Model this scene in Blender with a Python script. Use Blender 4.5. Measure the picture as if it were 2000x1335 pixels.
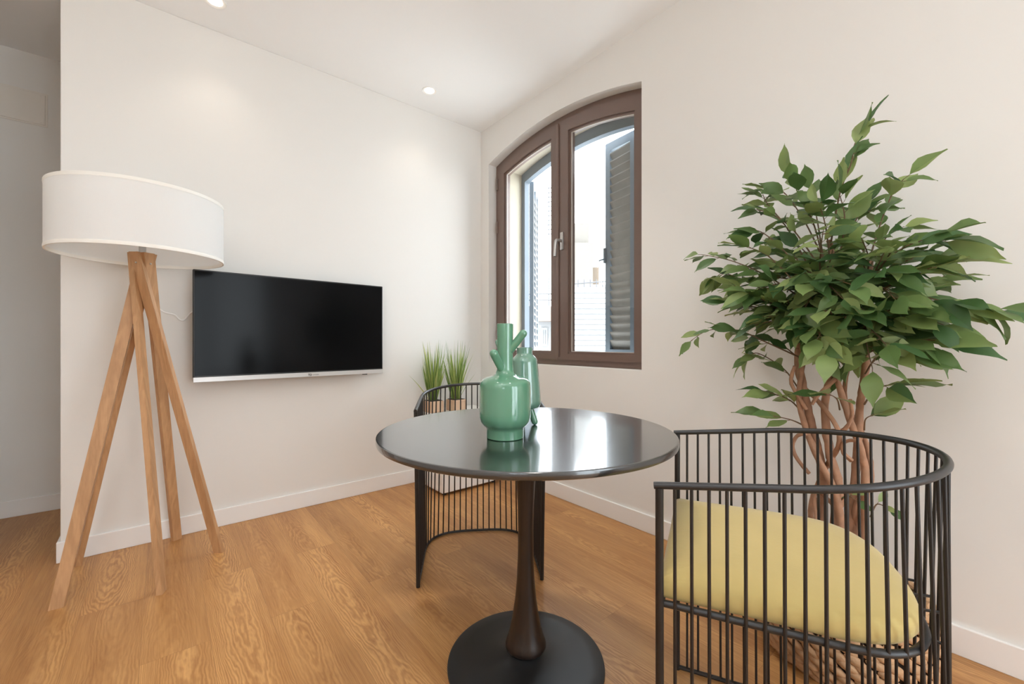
import bpy, bmesh, math, random
from mathutils import Vector, Matrix, noise
PI = math.pi
SC = bpy.context.scene
COL = SC.collection
for o in list(bpy.data.objects):
    bpy.data.objects.remove(o)
random.seed(7)

# ------------------------------------------------------------ camera
FPX = 830.6                                  # focal length in pixels of the 2000 px wide frame
YAW = 0.6868
CAM = Vector((2.796, -1.973, 1.0))
FWD = Vector((-math.cos(YAW), math.sin(YAW), 0))
RGT = Vector((math.sin(YAW), math.cos(YAW), 0))
cd = bpy.data.cameras.new('camera')
cam = bpy.data.objects.new('camera', cd); COL.objects.link(cam)
cd.sensor_width = 36; cd.lens = FPX*36/2000
cam.location = CAM; cam.rotation_euler = (PI/2, 0, PI/2-YAW)
cd.clip_start = .05; cd.clip_end = 200
SC.camera = cam

def ray(u, v): return FWD + RGT*((u-1000)/FPX) + Vector((0, 0, -(v-668)/FPX))
def hitY(u, v, Y):
    r = ray(u, v); return CAM + r*((Y-CAM.y)/r.y)
def hitX(u, v, X):
    r = ray(u, v); return CAM + r*((X-CAM.x)/r.x)
def at(u, v, D): return CAM + ray(u, v)*D

LI = dict(lo=11.0, hi=6.5, sun=6.0, spot=3.8, rear=12.0, up=26.0)      # light levels
# ------------------------------------------------------------ world: bright hazy sky, brighter on the sun's side (behind the viewer)
w = bpy.data.worlds.new('sky'); SC.world = w; w.use_nodes = True
nt = w.node_tree; nt.nodes.clear()
wo = nt.nodes.new('ShaderNodeOutputWorld'); bg = nt.nodes.new('ShaderNodeBackground')
tc = nt.nodes.new('ShaderNodeTexCoord'); dt = nt.nodes.new('ShaderNodeVectorMath'); dt.operation = 'DOT_PRODUCT'
dt.inputs[1].default_value = (.64, -.77, .1)
mr = nt.nodes.new('ShaderNodeMapRange'); mr.inputs[1].default_value = -.2; mr.inputs[2].default_value = .9
mr.inputs[3].default_value = LI['lo']; mr.inputs[4].default_value = LI['hi']; mr.clamp = True
nt.links.new(tc.outputs['Generated'], dt.inputs[0]); nt.links.new(dt.outputs['Value'], mr.inputs[0])
nt.links.new(mr.outputs[0], bg.inputs[1]); bg.inputs[0].default_value = (.88, .945, 1, 1)
nt.links.new(bg.outputs[0], wo.inputs[0])
SC.view_settings.view_transform = 'Standard'; SC.view_settings.look = 'None'
SC.view_settings.gamma = 1; SC.view_settings.use_curve_mapping = False
SC.view_settings.exposure = 0.0
SC.cycles.use_denoising = True
SC.cycles.max_bounces = 12; SC.cycles.diffuse_bounces = 8; SC.cycles.glossy_bounces = 4
SC.cycles.transparent_max_bounces = 12
SC.cycles.sample_clamp_indirect = 8

def area(name, loc, rot, sx, sy, power=None, col=(1, 1, 1), portal=False):
    l = bpy.data.lights.new(name, 'AREA'); l.shape = 'RECTANGLE'; l.size = sx; l.size_y = sy
    l.color = col
    if power: l.energy = power
    if portal: l.cycles.is_portal = True
    o = bpy.data.objects.new(name, l); o.location = loc; o.rotation_euler = rot; COL.objects.link(o); return o
# portals only guide the sampling of the sky through the three window openings
area('window_portal', (.79, .42, 1.65), (-PI/2, 0, 0), 1.36, 1.64, portal=True)
area('window_portal', (5.34, -.95, 1.2), (0, PI/2, 0), 2.3, 1.6, portal=True)
area('window_portal', (4.2, -3.63, 1.5), (PI/2, 0, 0), 1.0, 1.0, portal=True)

sd_ = bpy.data.lights.new('sun', 'SUN'); sd_.energy = LI['sun']; sd_.angle = .02; sd_.color = (1, .95, .88)
so = bpy.data.objects.new('sun', sd_); COL.objects.link(so)
so.rotation_euler = Vector((-.25, .62, -1.15)).to_track_quat('-Z', 'Y').to_euler()

CEIL = 2.683

# ------------------------------------------------------------ material helpers
def new_mat(name):
    m = bpy.data.materials.new(name); m.use_nodes = True
    n = m.node_tree; b = n.nodes['Principled BSDF']; return m, n, b
def N(n, t, **kw):
    x = n.nodes.new('ShaderNode'+t)
    for k, v in kw.items(): setattr(x, k, v)
    return x
def setin(node, **kw):
    for k, v in kw.items():
        node.inputs[k.replace('_', ' ')].default_value = v
def mat(name, col, rough=.5, metal=0, spec=.5, bump=0, bscale=200, var=0, vscale=5, coat=0, sheen=0, ior=None):
    m, n, b = new_mat(name)
    b.inputs['Base Color'].default_value = (*col, 1); b.inputs['Roughness'].default_value = rough
    b.inputs['Metallic'].default_value = metal; b.inputs['Specular IOR Level'].default_value = spec
    b.inputs['Coat Weight'].default_value = coat; b.inputs['Coat Roughness'].default_value = .1
    if sheen: b.inputs['Sheen Weight'].default_value = sheen; b.inputs['Sheen Roughness'].default_value = .4
    if ior: b.inputs['IOR'].default_value = ior
    c = N(n, 'TexCoord')
    if var:
        t = N(n, 'TexNoise'); t.inputs['Scale'].default_value = vscale; t.inputs['Detail'].default_value = 4
        n.links.new(c.outputs['Object'], t.inputs['Vector'])
        x = N(n, 'MixRGB'); x.inputs[1].default_value = (*[q*(1-var) for q in col], 1); x.inputs[2].default_value = (*[min(1, q*(1+var)) for q in col], 1)
        n.links.new(t.outputs['Fac'], x.inputs[0]); n.links.new(x.outputs[0], b.inputs['Base Color'])
    if bump:
        t = N(n, 'TexNoise'); t.inputs['Scale'].default_value = bscale; t.inputs['Detail'].default_value = 3
        n.links.new(c.outputs['Object'], t.inputs['Vector'])
        u = N(n, 'Bump'); u.inputs['Strength'].default_value = bump; u.inputs['Distance'].default_value = .002
        n.links.new(t.outputs['Fac'], u.inputs['Height']); n.links.new(u.outputs[0], b.inputs['Normal'])
    return m

def wood_mat(name, dark, light, axis='Z', rough=.5, scale=1., ring=34):
    """straight grained wood, grain along one object axis"""
    m, n, b = new_mat(name); b.inputs['Roughness'].default_value = rough
    c = N(n, 'TexCoord'); mp = N(n, 'Mapping')
    s = {'X': (1.2, 26, 26), 'Y': (26, 1.2, 26), 'Z': (26, 26, 1.2)}[axis]
    mp.inputs['Scale'].default_value = [q*scale for q in s]
    n.links.new(c.outputs['Object'], mp.inputs[0])
    t = N(n, 'TexNoise'); setin(t, Scale=1., Detail=2., Distortion=.6); n.links.new(mp.outputs[0], t.inputs['Vector'])
    a = N(n, 'Math', operation='MULTIPLY'); a.inputs[1].default_value = ring; n.links.new(t.outputs['Fac'], a.inputs[0])
    si = N(n, 'Math', operation='SINE'); n.links.new(a.outputs[0], si.inputs[0])
    r = N(n, 'MapRange'); r.inputs[1].default_value = -1; r.inputs[2].default_value = 1; n.links.new(si.outputs[0], r.inputs[0])
    f = N(n, 'TexNoise'); setin(f, Scale=6., Detail=4.); n.links.new(mp.outputs[0], f.inputs['Vector'])
    mx = N(n, 'Math', operation='MULTIPLY_ADD'); mx.inputs[1].default_value = .35
    n.links.new(r.outputs[0], mx.inputs[0]); 
    f2 = N(n, 'Math', operation='MULTIPLY'); f2.inputs[1].default_value = .65; n.links.new(f.outputs['Fac'], f2.inputs[0]); n.links.new(f2.outputs[0], mx.inputs[2])
    x = N(n, 'MixRGB'); x.inputs[1].default_value = (*light, 1); x.inputs[2].default_value = (*dark, 1)
    n.links.new(mx.outputs[0], x.inputs[0]); n.links.new(x.outputs[0], b.inputs['Base Color'])
    return m

def floor_mat():
    m, n, b = new_mat('oak plank floor')
    c = N(n, 'TexCoord')
    br = N(n, 'TexBrick'); br.offset = .37; br.offset_frequency = 2; br.squash = 1
    br.inputs['Color1'].default_value = (0, 0, 0, 1); br.inputs['Color2'].default_value = (1, 1, 1, 1); br.inputs['Mortar'].default_value = (.5, .5, .5, 1)
    setin(br, Scale=1., Bias=0.); br.inputs['Mortar Size'].default_value = .0008; br.inputs['Mortar Smooth'].default_value = .3
    br.inputs['Brick Width'].default_value = 1.22; br.inputs['Row Height'].default_value = .18
    mp0 = N(n, 'Mapping'); mp0.inputs['Location'].default_value = (.17, .05, 0)
    n.links.new(c.outputs['Object'], mp0.inputs[0]); n.links.new(mp0.outputs[0], br.inputs['Vector'])
    sep = N(n, 'SeparateXYZ'); n.links.new(c.outputs['Object'], sep.inputs[0])
    sd = N(n, 'Math', operation='MULTIPLY'); sd.inputs[1].default_value = 23.; n.links.new(br.outputs['Color'], sd.inputs[0])
    def vec(sx, sy, sdx=1.):
        ax = N(n, 'Math', operation='MULTIPLY'); ax.inputs[1].default_value = sx; n.links.new(sep.outputs[0], ax.inputs[0])
        ax2 = N(n, 'Math', operation='ADD'); n.links.new(ax.outputs[0], ax2.inputs[0]); n.links.new(sd.outputs[0], ax2.inputs[1])
        ay = N(n, 'Math', operation='MULTIPLY'); ay.inputs[1].default_value = sy; n.links.new(sep.outputs[1], ay.inputs[0])
        cb = N(n, 'CombineXYZ'); n.links.new(ax2.outputs[0], cb.inputs[0]); n.links.new(ay.outputs[0], cb.inputs[1]); n.links.new(sd.outputs[0], cb.inputs[2])
        return cb.outputs[0]
    # cathedral figure: contour lines of a ridge that runs down the middle of every plank
    def mth(op, a, b_=None, c_=None):
        x = N(n, 'Math', operation=op)
        for k_, q in enumerate((a, b_, c_)):
            if q is None: continue
            if isinstance(q, (int, float)): x.inputs[k_].default_value = q
            else: n.links.new(q, x.inputs[k_])
        return x.outputs[0]
    yl = mth('SUBTRACT', mth('FRACT', mth('DIVIDE', mth('ADD', sep.outputs[1], 18.05), .18)), .5)
    yl = mth('ADD', yl, mth('MULTIPLY', mth('SINE', sd.outputs[0]), .14))
    hx = N(n, 'TexNoise'); setin(hx, Scale=1., Detail=1., Roughness=.4); n.links.new(vec(1.5, .6), hx.inputs['Vector'])
    hn = N(n, 'TexNoise'); setin(hn, Scale=1., Detail=3., Roughness=.55); n.links.new(vec(7, 26), hn.inputs['Vector'])
    hh = mth('ADD', mth('MULTIPLY', hx.outputs['Fac'], 2.6), mth('MULTIPLY', mth('MULTIPLY', yl, yl), -6.5))
    hh = mth('ADD', hh, mth('MULTIPLY', hn.outputs['Fac'], .62))
    a = N(n, 'Math', operation='MULTIPLY'); a.inputs[1].default_value = 40; n.links.new(hh, a.inputs[0])
    si = N(n, 'Math', operation='SINE'); n.links.new(a.outputs[0], si.inputs[0])
    r = N(n, 'MapRange'); r.inputs[1].default_value = -1; r.inputs[2].default_value = 1; n.links.new(si.outputs[0], r.inputs[0])
    # where the figure shows strongly
    k = N(n, 'TexNoise'); setin(k, Scale=1., Detail=1.); n.links.new(vec(.9, 5.5), k.inputs['Vector'])
    kr = N(n, 'MapRange'); kr.inputs[1].default_value = .40; kr.inputs[2].default_value = .60; kr.inputs[3].default_value = .22; kr.inputs[4].default_value = .85
    n.links.new(k.outputs['Fac'], kr.inputs[0])
    fig = N(n, 'Math', operation='MULTIPLY'); n.links.new(r.outputs[0], fig.inputs[0]); n.links.new(kr.outputs[0], fig.inputs[1])
    # fine pores
    f = N(n, 'TexNoise'); setin(f, Scale=1., Detail=4., Roughness=.6); n.links.new(vec(7, 150), f.inputs['Vector'])
    g = N(n, 'TexNoise'); setin(g, Scale=1., Detail=2.); n.links.new(vec(1.2, 14), g.inputs['Vector'])
    s1 = N(n, 'Math', operation='MULTIPLY_ADD'); s1.inputs[1].default_value = .80; n.links.new(f.outputs['Fac'], s1.inputs[0]); 
    g2 = N(n, 'Math', operation='MULTIPLY_ADD'); g2.inputs[1].default_value = .7; g2.inputs[2].default_value = -.28; n.links.new(g.outputs['Fac'], g2.inputs[0]); n.links.new(g2.outputs[0], s1.inputs[2])
    s2 = N(n, 'Math', operation='MULTIPLY_ADD'); s2.inputs[1].default_value = -.52; n.links.new(fig.outputs[0], s2.inputs[0])
    n.links.new(s1.outputs[0], s2.inputs[2])
    s3 = N(n, 'Math', operation='ADD'); s3.inputs[1].default_value = .26; n.links.new(s2.outputs[0], s3.inputs[0])
    cr = N(n, 'ValToRGB'); e = cr.color_ramp.elements
    e[0].position = .1; e[0].color = (*FLOOR_L, 1); e[1].position = .95; e[1].color = (*FLOOR_D, 1)
    n.links.new(s3.outputs[0], cr.inputs[0])
    pv = N(n, 'HueSaturation'); vr = N(n, 'MapRange'); vr.inputs[3].default_value = .93; vr.inputs[4].default_value = 1.07
    n.links.new(br.outputs['Color'], vr.inputs[0]); n.links.new(vr.outputs[0], pv.inputs['Value']); n.links.new(cr.outputs[0], pv.inputs['Color'])
    mo = N(n, 'MixRGB'); mo.inputs[2].default_value = (.16, .075, .03, 1)
    mf = N(n, 'Math', operation='MULTIPLY'); mf.inputs[1].default_value = .35; n.links.new(br.outputs['Fac'], mf.inputs[0])
    n.links.new(mf.outputs[0], mo.inputs[0]); n.links.new(pv.outputs[0], mo.inputs[1]); n.links.new(mo.outputs[0], b.inputs['Base Color'])
    b.inputs['Roughness'].default_value = .42
    bu = N(n, 'Bump'); bu.inputs['Strength'].default_value = .25; bu.inputs['Distance'].default_value = .001; bu.invert = True
    n.links.new(s3.outputs[0], bu.inputs['Height']); n.links.new(bu.outputs[0], b.inputs['Normal'])
    return m
FLOOR_L = (.66, .36, .135); FLOOR_D = (.34, .145, .042)

M = {}
M['wall'] = mat('warm white wall paint', (.80, .785, .755), .75, spec=.25, bump=.06, bscale=60, var=.008, vscale=2)
M['ceil'] = mat('white ceiling paint', (.91, .915, .915), .8, spec=.2, bump=.04, bscale=60)
M['trim'] = mat('white satin trim', (.87, .86, .845), .35, var=.01)
M['floor'] = floor_mat()
M['reveal'] = mat('cream outer plaster', (.52, .47, .37), .8, bump=.2, bscale=80, var=.03)
M['frame'] = mat('brown window aluminium', (.16, .102, .080), .3, spec=.8, var=.04, vscale=30)
M['gasket'] = mat('pale glazing bead', (.55, .50, .46), .4)
M['steel'] = mat('satin grey metal', (.55, .54, .53), .3, metal=.9)
M['shutter'] = mat('blue grey shutter paint', (.13, .165, .20), .5, var=.15, vscale=6)
M['slat'] = mat('weathered shutter slats', (.20, .19, .17), .6, var=.25, vscale=9)
M['black'] = mat('black lacquer', (.012, .012, .0125), .27, spec=.8, coat=1., bump=.015, bscale=300)
M['blackmatte'] = mat('black powder coat', (.010, .010, .0105), .42, spec=.5, bump=.05, bscale=600)
M['column'] = wood_mat('dark stained wood', (.009, .0045, .003), (.028, .015, .0095), 'Z', .33)
M['rail'] = mat('charcoal metal', (.030, .029, .030), .36, metal=.35, spec=.6, bump=.08, bscale=400)
M['rod'] = mat('dark bronze metal', (.022, .018, .016), .42, metal=.3, spec=.5, bump=.05, bscale=500)
M['velvet'] = mat('mustard velvet', (.56, .43, .17), .85, spec=.1, sheen=.35, var=.10, vscale=7, bump=.25, bscale=90)
M['green'] = mat('sage green ceramic glaze', (.105, .265, .165), .12, spec=.6, coat=.6)
M['green2'] = mat('grey green glass glaze', (.13, .27, .20), .08, spec=.8, coat=.8)
M['oak'] = wood_mat('oiled oak', (.36, .185, .08), (.60, .345, .17), 'Z', .5, 1., 20)
M['screen'] = mat('dark glass screen', (.004, .004, .0045), .15, spec=.10)
M['tvblack'] = mat('black plastic', (.012, .012, .012), .4)
M['silver'] = mat('silver plastic', (.62, .61, .60), .32, metal=.3)
M['ink'] = mat('dark print', (.02, .02, .02), .5)
M['white'] = mat('white enamel', (.83, .82, .80), .35, var=.01)
M['cable'] = mat('white cable', (.92, .91, .90), .4)
M['kraft'] = wood_mat('pale kraft wood', (.50, .32, .20), (.66, .46, .32), 'Z', .7)
M['wicker'] = mat('water hyacinth weave', (.50, .30, .16), .7, var=.35, vscale=40, bump=.6, bscale=180)
M['dark'] = mat('dark filler', (.05, .035, .025), .9)
M['bark'] = mat('pinkish brown bark', (.37, .20, .12), .8, var=.5, vscale=30, bump=1., bscale=60)
M['twig'] = mat('brown twig', (.16, .095, .05), .7)

def leaf_mat(name, c1, c2, c3, trans=.3, rough=.42):
    m, n, b = new_mat(name)
    g = N(n, 'NewGeometry'); cr = N(n, 'ValToRGB'); e = cr.color_ramp.elements
    e[0].color = (*c1, 1); e[1].color = (*c3, 1); e[0].position = .1; e[1].position = .95
    q = e.new(.6); q.color = (*c2, 1)
    n.links.new(g.outputs['Random Per Island'], cr.inputs[0])
    c = N(n, 'TexCoord'); t = N(n, 'TexNoise'); t.inputs['Scale'].default_value = 14
    n.links.new(c.outputs['Object'], t.inputs['Vector'])
    h = N(n, 'HueSaturation'); r = N(n, 'MapRange'); r.inputs[3].default_value = .7; r.inputs[4].default_value = 1.3
    n.links.new(t.outputs['Fac'], r.inputs[0]); n.links.new(r.outputs[0], h.inputs['Value']); n.links.new(cr.outputs[0], h.inputs['Color'])
    n.links.new(h.outputs[0], b.inputs['Base Color']); b.inputs['Roughness'].default_value = rough
    b.inputs['Specular IOR Level'].default_value = .5
    tr = N(n, 'BsdfTranslucent'); n.links.new(h.outputs[0], tr.inputs[0])
    mx = N(n, 'MixShader'); mx.inputs[0].default_value = trans
    n.links.new(b.outputs[0], mx.inputs[1]); n.links.new(tr.outputs[0], mx.inputs[2])
    n.links.new(mx.outputs[0], n.nodes['Material Output'].inputs[0])
    return m
M['leaf'] = leaf_mat('ficus leaf', (.062, .138, .042), (.165, .25, .078), (.33, .41, .15), .3)
M['grass'] = leaf_mat('grass blade', (.14, .25, .06), (.34, .44, .12), (.52, .56, .20), .35)

def glass_mat():
    m, n, b = new_mat('clear window glass'); n.nodes.remove(b)
    gl = N(n, 'BsdfGlossy'); gl.inputs['Roughness'].default_value = .01
    tr = N(n, 'BsdfTransparent'); tr.inputs[0].default_value = (.96, .975, .98, 1)
    fr = N(n, 'Fresnel'); mx = N(n, 'MixShader')
    ge = N(n, 'NewGeometry'); ir = N(n, 'MapRange'); ir.inputs[3].default_value = 1.45; ir.inputs[4].default_value = 1/1.45
    n.links.new(ge.outputs['Backfacing'], ir.inputs[0]); n.links.new(ir.outputs[0], fr.inputs[0])   # both faces of a pane reflect alike
    n.links.new(fr.outputs[0], mx.inputs[0]); n.links.new(tr.outputs[0], mx.inputs[1]); n.links.new(gl.outputs[0], mx.inputs[2])
    n.links.new(mx.outputs[0], n.nodes['Material Output'].inputs[0]); return m
M['glass'] = glass_mat()
def shade_mat():
    m, n, b = new_mat('white lampshade fabric'); b.inputs['Base Color'].default_value = (.90, .90, .895, 1); b.inputs['Roughness'].default_value = .8
    c = N(n, 'TexCoord'); t = N(n, 'TexNoise'); mp = N(n, 'Mapping'); mp.inputs['Scale'].default_value = (300, 300, 60)
    n.links.new(c.outputs['Object'], mp.inputs[0]); n.links.new(mp.outputs[0], t.inputs['Vector']); t.inputs['Scale'].default_value = 1
    u = N(n, 'Bump'); u.inputs['Strength'].default_value = .1; u.inputs['Distance'].default_value = .001
    n.links.new(t.outputs['Fac'], u.inputs['Height']); n.links.new(u.outputs[0], b.inputs['Normal'])
    tr = N(n, 'BsdfTranslucent'); tr.inputs[0].default_value = (.9, .895, .87, 1)
    mx = N(n, 'MixShader'); mx.inputs[0].default_value = .28
    n.links.new(b.outputs[0], mx.inputs[1]); n.links.new(tr.outputs[0], mx.inputs[2]); n.links.new(mx.outputs[0], n.nodes['Material Output'].inputs[0])
    return m
M['shade'] = shade_mat()
def emit(name, col, s):
    m, n, b = new_mat(name); b.inputs['Base Color'].default_value = (*col, 1)
    b.inputs['Emission Color'].default_value = (*col, 1); b.inputs['Emission Strength'].default_value = s; return m
M['bulb'] = emit('lit bulb', (1, .93, .82), 2.2*LI['spot'])

# ------------------------------------------------------------ mesh helpers
def link(name, bm, m, parent=None, smooth=False, base=None):
    """finish a bmesh as one object; base = world point that becomes the object's origin frame"""
    if base is not None: bmesh.ops.translate(bm, verts=bm.verts, vec=-Vector(base))
    bmesh.ops.recalc_face_normals(bm, faces=bm.faces)
    me = bpy.data.meshes.new(name); bm.to_mesh(me); bm.free()
    me.materials.append(M[m] if isinstance(m, str) else m)
    if smooth:
        for p in me.polygons: p.use_smooth = True
        try: me.set_sharp_from_angle(angle=math.radians(smooth if smooth is not True else 40))
        except Exception: pass
    o = bpy.data.objects.new(name, me); COL.objects.link(o)
    if parent is not None: o.parent = parent
    return o
def thing(name, label, cat, loc=(0, 0, 0), rz=0, group=None):
    o = bpy.data.objects.new(name, None); COL.objects.link(o); o.empty_display_size = .1
    o.location = loc; o.rotation_euler = (0, 0, rz); o['label'] = label; o['category'] = cat
    if group: o['group'] = group
    return o
def tag(o, label, cat, group=None):
    o['label'] = label; o['category'] = cat
    if group: o['group'] = group
    return o
def struct(o, label=None, cat=None):
    o['kind'] = 'structure'
    if label: o['label'] = label; o['category'] = cat
    return o
def box(bm, lo, hi, bev=0, seg=2):
    r = bmesh.ops.create_cube(bm, size=1); vs = r['verts']
    lo, hi = Vector(lo), Vector(hi)
    for v in vs: v.co = Vector([lo[i]+(v.co[i]+.5)*(hi[i]-lo[i]) for i in range(3)])
    if bev:
        es = list({e for v in vs for e in v.link_edges})
        bmesh.ops.bevel(bm, geom=es, offset=bev, segments=seg, affect='EDGES', profile=.5)
    return bm
def B(): return bmesh.new()
def spline(pts, n=6, closed=False):
    P = [Vector(p) for p in pts]; out = []; L = len(P)
    if L < 3: return P
    for i in range(L if closed else L-1):
        if closed: a, b, c, d = P[(i-1) % L], P[i], P[(i+1) % L], P[(i+2) % L]
        else: a, b, c, d = P[max(i-1, 0)], P[i], P[i+1], P[min(i+2, L-1)]
        for k in range(n):
            t = k/n; t2, t3 = t*t, t*t*t
            out.append(.5*((2*b)+(c-a)*t+(2*a-5*b+4*c-d)*t2+(3*b-a-3*c+d)*t3))
    if not closed: out.append(P[-1])
    return out
def tube(bm, pts, r, sides=10, closed=False, cap=True, rough=0):
    P = [Vector(p) for p in pts]; n = len(P)
    R = r if isinstance(r, (list, tuple)) else [r]*n
    rings = []; prev = None
    for i in range(n):
        if closed: t = P[(i+1) % n]-P[i-1]
        else: t = P[min(i+1, n-1)]-P[max(i-1, 0)]
        t.normalize()
        if prev is None:
            a = Vector((0, 0, 1)) if abs(t.z) < .9 else Vector((1, 0, 0))
            nx = (a-t*a.dot(t)).normalized()
        else: nx = (prev-t*prev.dot(t)).normalized()
        prev = nx; ny = t.cross(nx)
        ring = []
        for k in range(sides):
            th = 2*PI*k/sides; q = R[i]
            if rough: q *= 1+rough*noise.noise(P[i]*40+Vector((math.cos(th), math.sin(th), 0))*2)
            ring.append(bm.verts.new(P[i]+(nx*math.cos(th)+ny*math.sin(th))*q))
        rings.append(ring)
    m = n if closed else n-1
    for i in range(m):
        a, b = rings[i], rings[(i+1) % n]
        for k in range(sides): bm.faces.new((a[k], a[(k+1) % sides], b[(k+1) % sides], b[k]))
    if cap and not closed:
        bm.faces.new(rings[0][::-1]); bm.faces.new(rings[-1])
    return bm
def lathe(bm, prof, c=(0, 0), seg=48, cap0=True, cap1=True):
    rings = []
    for r, z in prof:
        rings.append([bm.verts.new((c[0]+r*math.cos(2*PI*k/seg), c[1]+r*math.sin(2*PI*k/seg), z)) for k in range(seg)])
    for a, b in zip(rings, rings[1:]):
        for k in range(seg): bm.faces.new((a[k], a[(k+1) % seg], b[(k+1) % seg], b[k]))
    if cap0: bm.faces.new(rings[0][::-1])
    if cap1: bm.faces.new(rings[-1])
    return bm
def ring_prism(bm, outer, inner, y0, y1):
    """closed frame in the XZ plane between two outlines of equal length"""
    n = len(outer); V = [[bm.verts.new((p[0], y, p[1])) for p in L] for y in (y0, y1) for L in (outer, inner)]
    o0, i0, o1, i1 = V
    for k in range(n):
        j = (k+1) % n
        bm.faces.new((o0[k], o0[j], i0[j], i0[k])); bm.faces.new((o1[k], i1[k], i1[j], o1[j]))
        bm.faces.new((o0[k], o1[k], o1[j], o0[j])); bm.faces.new((i0[k], i0[j], i1[j], i1[k]))
    return bm
def prism(bm, pts, y0, y1):
    a = [bm.verts.new((p[0], y0, p[1])) for p in pts]; b = [bm.verts.new((p[0], y1, p[1])) for p in pts]
    n = len(pts); bm.faces.new(a); bm.faces.new(b[::-1])
    for k in range(n): bm.faces.new((a[k], a[(k+1) % n], b[(k+1) % n], b[k]))
    return bm
def capsule(bm, p0, p1, r, seg=16):
    p0, p1 = Vector(p0), Vector(p1); t = (p1-p0).normalized(); L = (p1-p0).length
    pts = [p0]; R = [r]; nn = 7
    for k in range(1, nn+1):
        a = PI/2*k/nn; pts.append(p0+t*(L-r+r*math.sin(a))); R.append(max(r*math.cos(a), 1e-4))
    pts.insert(1, p0+t*(L-r)); R.insert(1, r)
    return tube(bm, pts, R, seg)

# ------------------------------------------------------------ room shell
WX0, WX1, ZB = .102, 1.480, .847                      # window opening
ACX, AR = .791, 2.272; ACZ = 2.497-AR                 # its arch
def arch(x, d=0): return ACZ+math.sqrt((AR-d)**2-(x-ACX)**2)
def outline(x0, x1, zb, d, n=20):
    return [(x0, zb), (x1, zb)]+[(x1+(x0-x1)*k/n, arch(x1+(x0-x1)*k/n, d)) for k in range(n+1)]

bm = box(B(), (-1.02, -3.62, -.06), (5.32, .40, 0)); struct(link('floor', bm, 'floor'))
bm = box(B(), (-1.02, -3.62, CEIL), (5.32, .40, CEIL+.1)); struct(link('ceiling', bm, 'ceil'))
# wall with the arched window, 0.36 thick
bm = B(); X0, X1, T = -1.02, 5.32, .36
n = 28; xs = [WX0+(WX1-WX0)*k/n for k in range(n+1)]
for y in (0, T):
    def q(*p): bm.faces.new([bm.verts.new((a, y, z)) for a, z in p])
    q((X0, 0), (WX0, 0), (WX0, CEIL), (X0, CEIL)); q((WX1, 0), (X1, 0), (X1, CEIL), (WX1, CEIL))
    q((WX0, 0), (WX1, 0), (WX1, ZB), (WX0, ZB))
    for a, b_ in zip(xs, xs[1:]): q((a, arch(a)), (b_, arch(b_)), (b_, CEIL), (a, CEIL))
loop = outline(WX0, WX1, ZB, 0, n)
for a, b_ in zip(loop, loop[1:]+loop[:1]):
    bm.faces.new([bm.verts.new(v) for v in ((a[0], 0, a[1]), (b_[0], 0, b_[1]), (b_[0], T, b_[1]), (a[0], T, a[1]))])
for p in (((X0, 0, 0), (X0, T, 0), (X0, T, CEIL), (X0, 0, CEIL)), ((X1, 0, 0), (X1, T, 0), (X1, T, CEIL), (X1, 0, CEIL)),
          ((X0, 0, CEIL), (X1, 0, CEIL), (X1, T, CEIL), (X0, T, CEIL)), ((X0, 0, 0), (X1, 0, 0), (X1, T, 0), (X0, T, 0))):
    bm.faces.new([bm.verts.new(v) for v in p])
bmesh.ops.remove_doubles(bm, verts=bm.verts, dist=1e-5)
struct(link('wall_right', bm, 'wall'))
WE = -2.335
bm = box(B(), (-.12, WE, 0), (0, 0, CEIL), .004); struct(link('wall_left', bm, 'wall'))
bm = box(B(), (-1.02, -3.5, 0), (-.904, 0, CEIL)); struct(link('wall_hallway', bm, 'wall'))
# walls behind the viewer, each with a window opening added for daylight
def holed(name, axis, pos, th, a0, a1, h0, h1, z0, z1):
    bm = B()
    def bx(p0, p1, q0, q1):
        if axis == 'X': box(bm, (pos, p0, q0), (pos+th, p1, q1))
        else: box(bm, (p0, pos, q0), (p1, pos+th, q1))
    bx(a0, h0, 0, CEIL); bx(h1, a1, 0, CEIL); bx(h0, h1, 0, z0); bx(h0, h1, z1, CEIL)
    struct(link(name, bm, 'wall'))
holed('wall_rear', 'X', 5.2, .12, -3.5, 0, -1.75, -.15, .06, 2.35)
holed('wall_side', 'Y', -3.62, .12, -1.02, 5.32, 3.7, 4.7, 1.0, 2.0)
struct(link('wall_added_partition', box(B(), (-.12, -3.5, 0), (0, -2.80, CEIL), .004), 'wall'))  # unseen wall, added to keep light out of the hallway
struct(link('wall_added_hallway_end', box(B(), (-.904, -2.97, 0), (-.12, -2.85, CEIL)), 'wall'))  # also added out of view, closes the hallway to darken it
# baseboards
BH, BT = .094, .012
def bb(name, lo, hi): struct(link(name, box(B(), lo, hi, .003), 'trim'))
bb('baseboard_right', (BT, -BT, 0), (5.2, 0, BH))
bm = box(B(), (0, WE-BT, 0), (BT, 0, BH), .003); box(bm, (-.132, WE-BT, 0), (.001, WE, BH), .003)
box(bm, (-.132, WE, 0), (-.12, 0, BH), .003)
struct(link('baseboard_left', bm, 'trim'))
bb('baseboard_hallway', (-.904, -2.85, 0), (-.904+BT, 0, BH))
bb('baseboard_rear', (5.2-BT, -3.5, 0), (5.2, -BT, BH))
# narrow cover plate high on the hallway wall
bm = box(B(), (-.904, -2.84, 2.279), (-.897, -2.512, 2.457), .003)
box(bm, (-.904, -2.845, 2.270), (-.9005, -2.503, 2.466), .001)
for z in (2.29, 2.446): box(bm, (-.898, -2.534, z-.003), (-.8955, -2.528, z+.003), .001)
tag(link('access_panel', bm, mat('panel paint', (.80, .76, .70), .6)), 'long narrow painted cover plate high on the dim hallway wall', 'wall panel')

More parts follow.
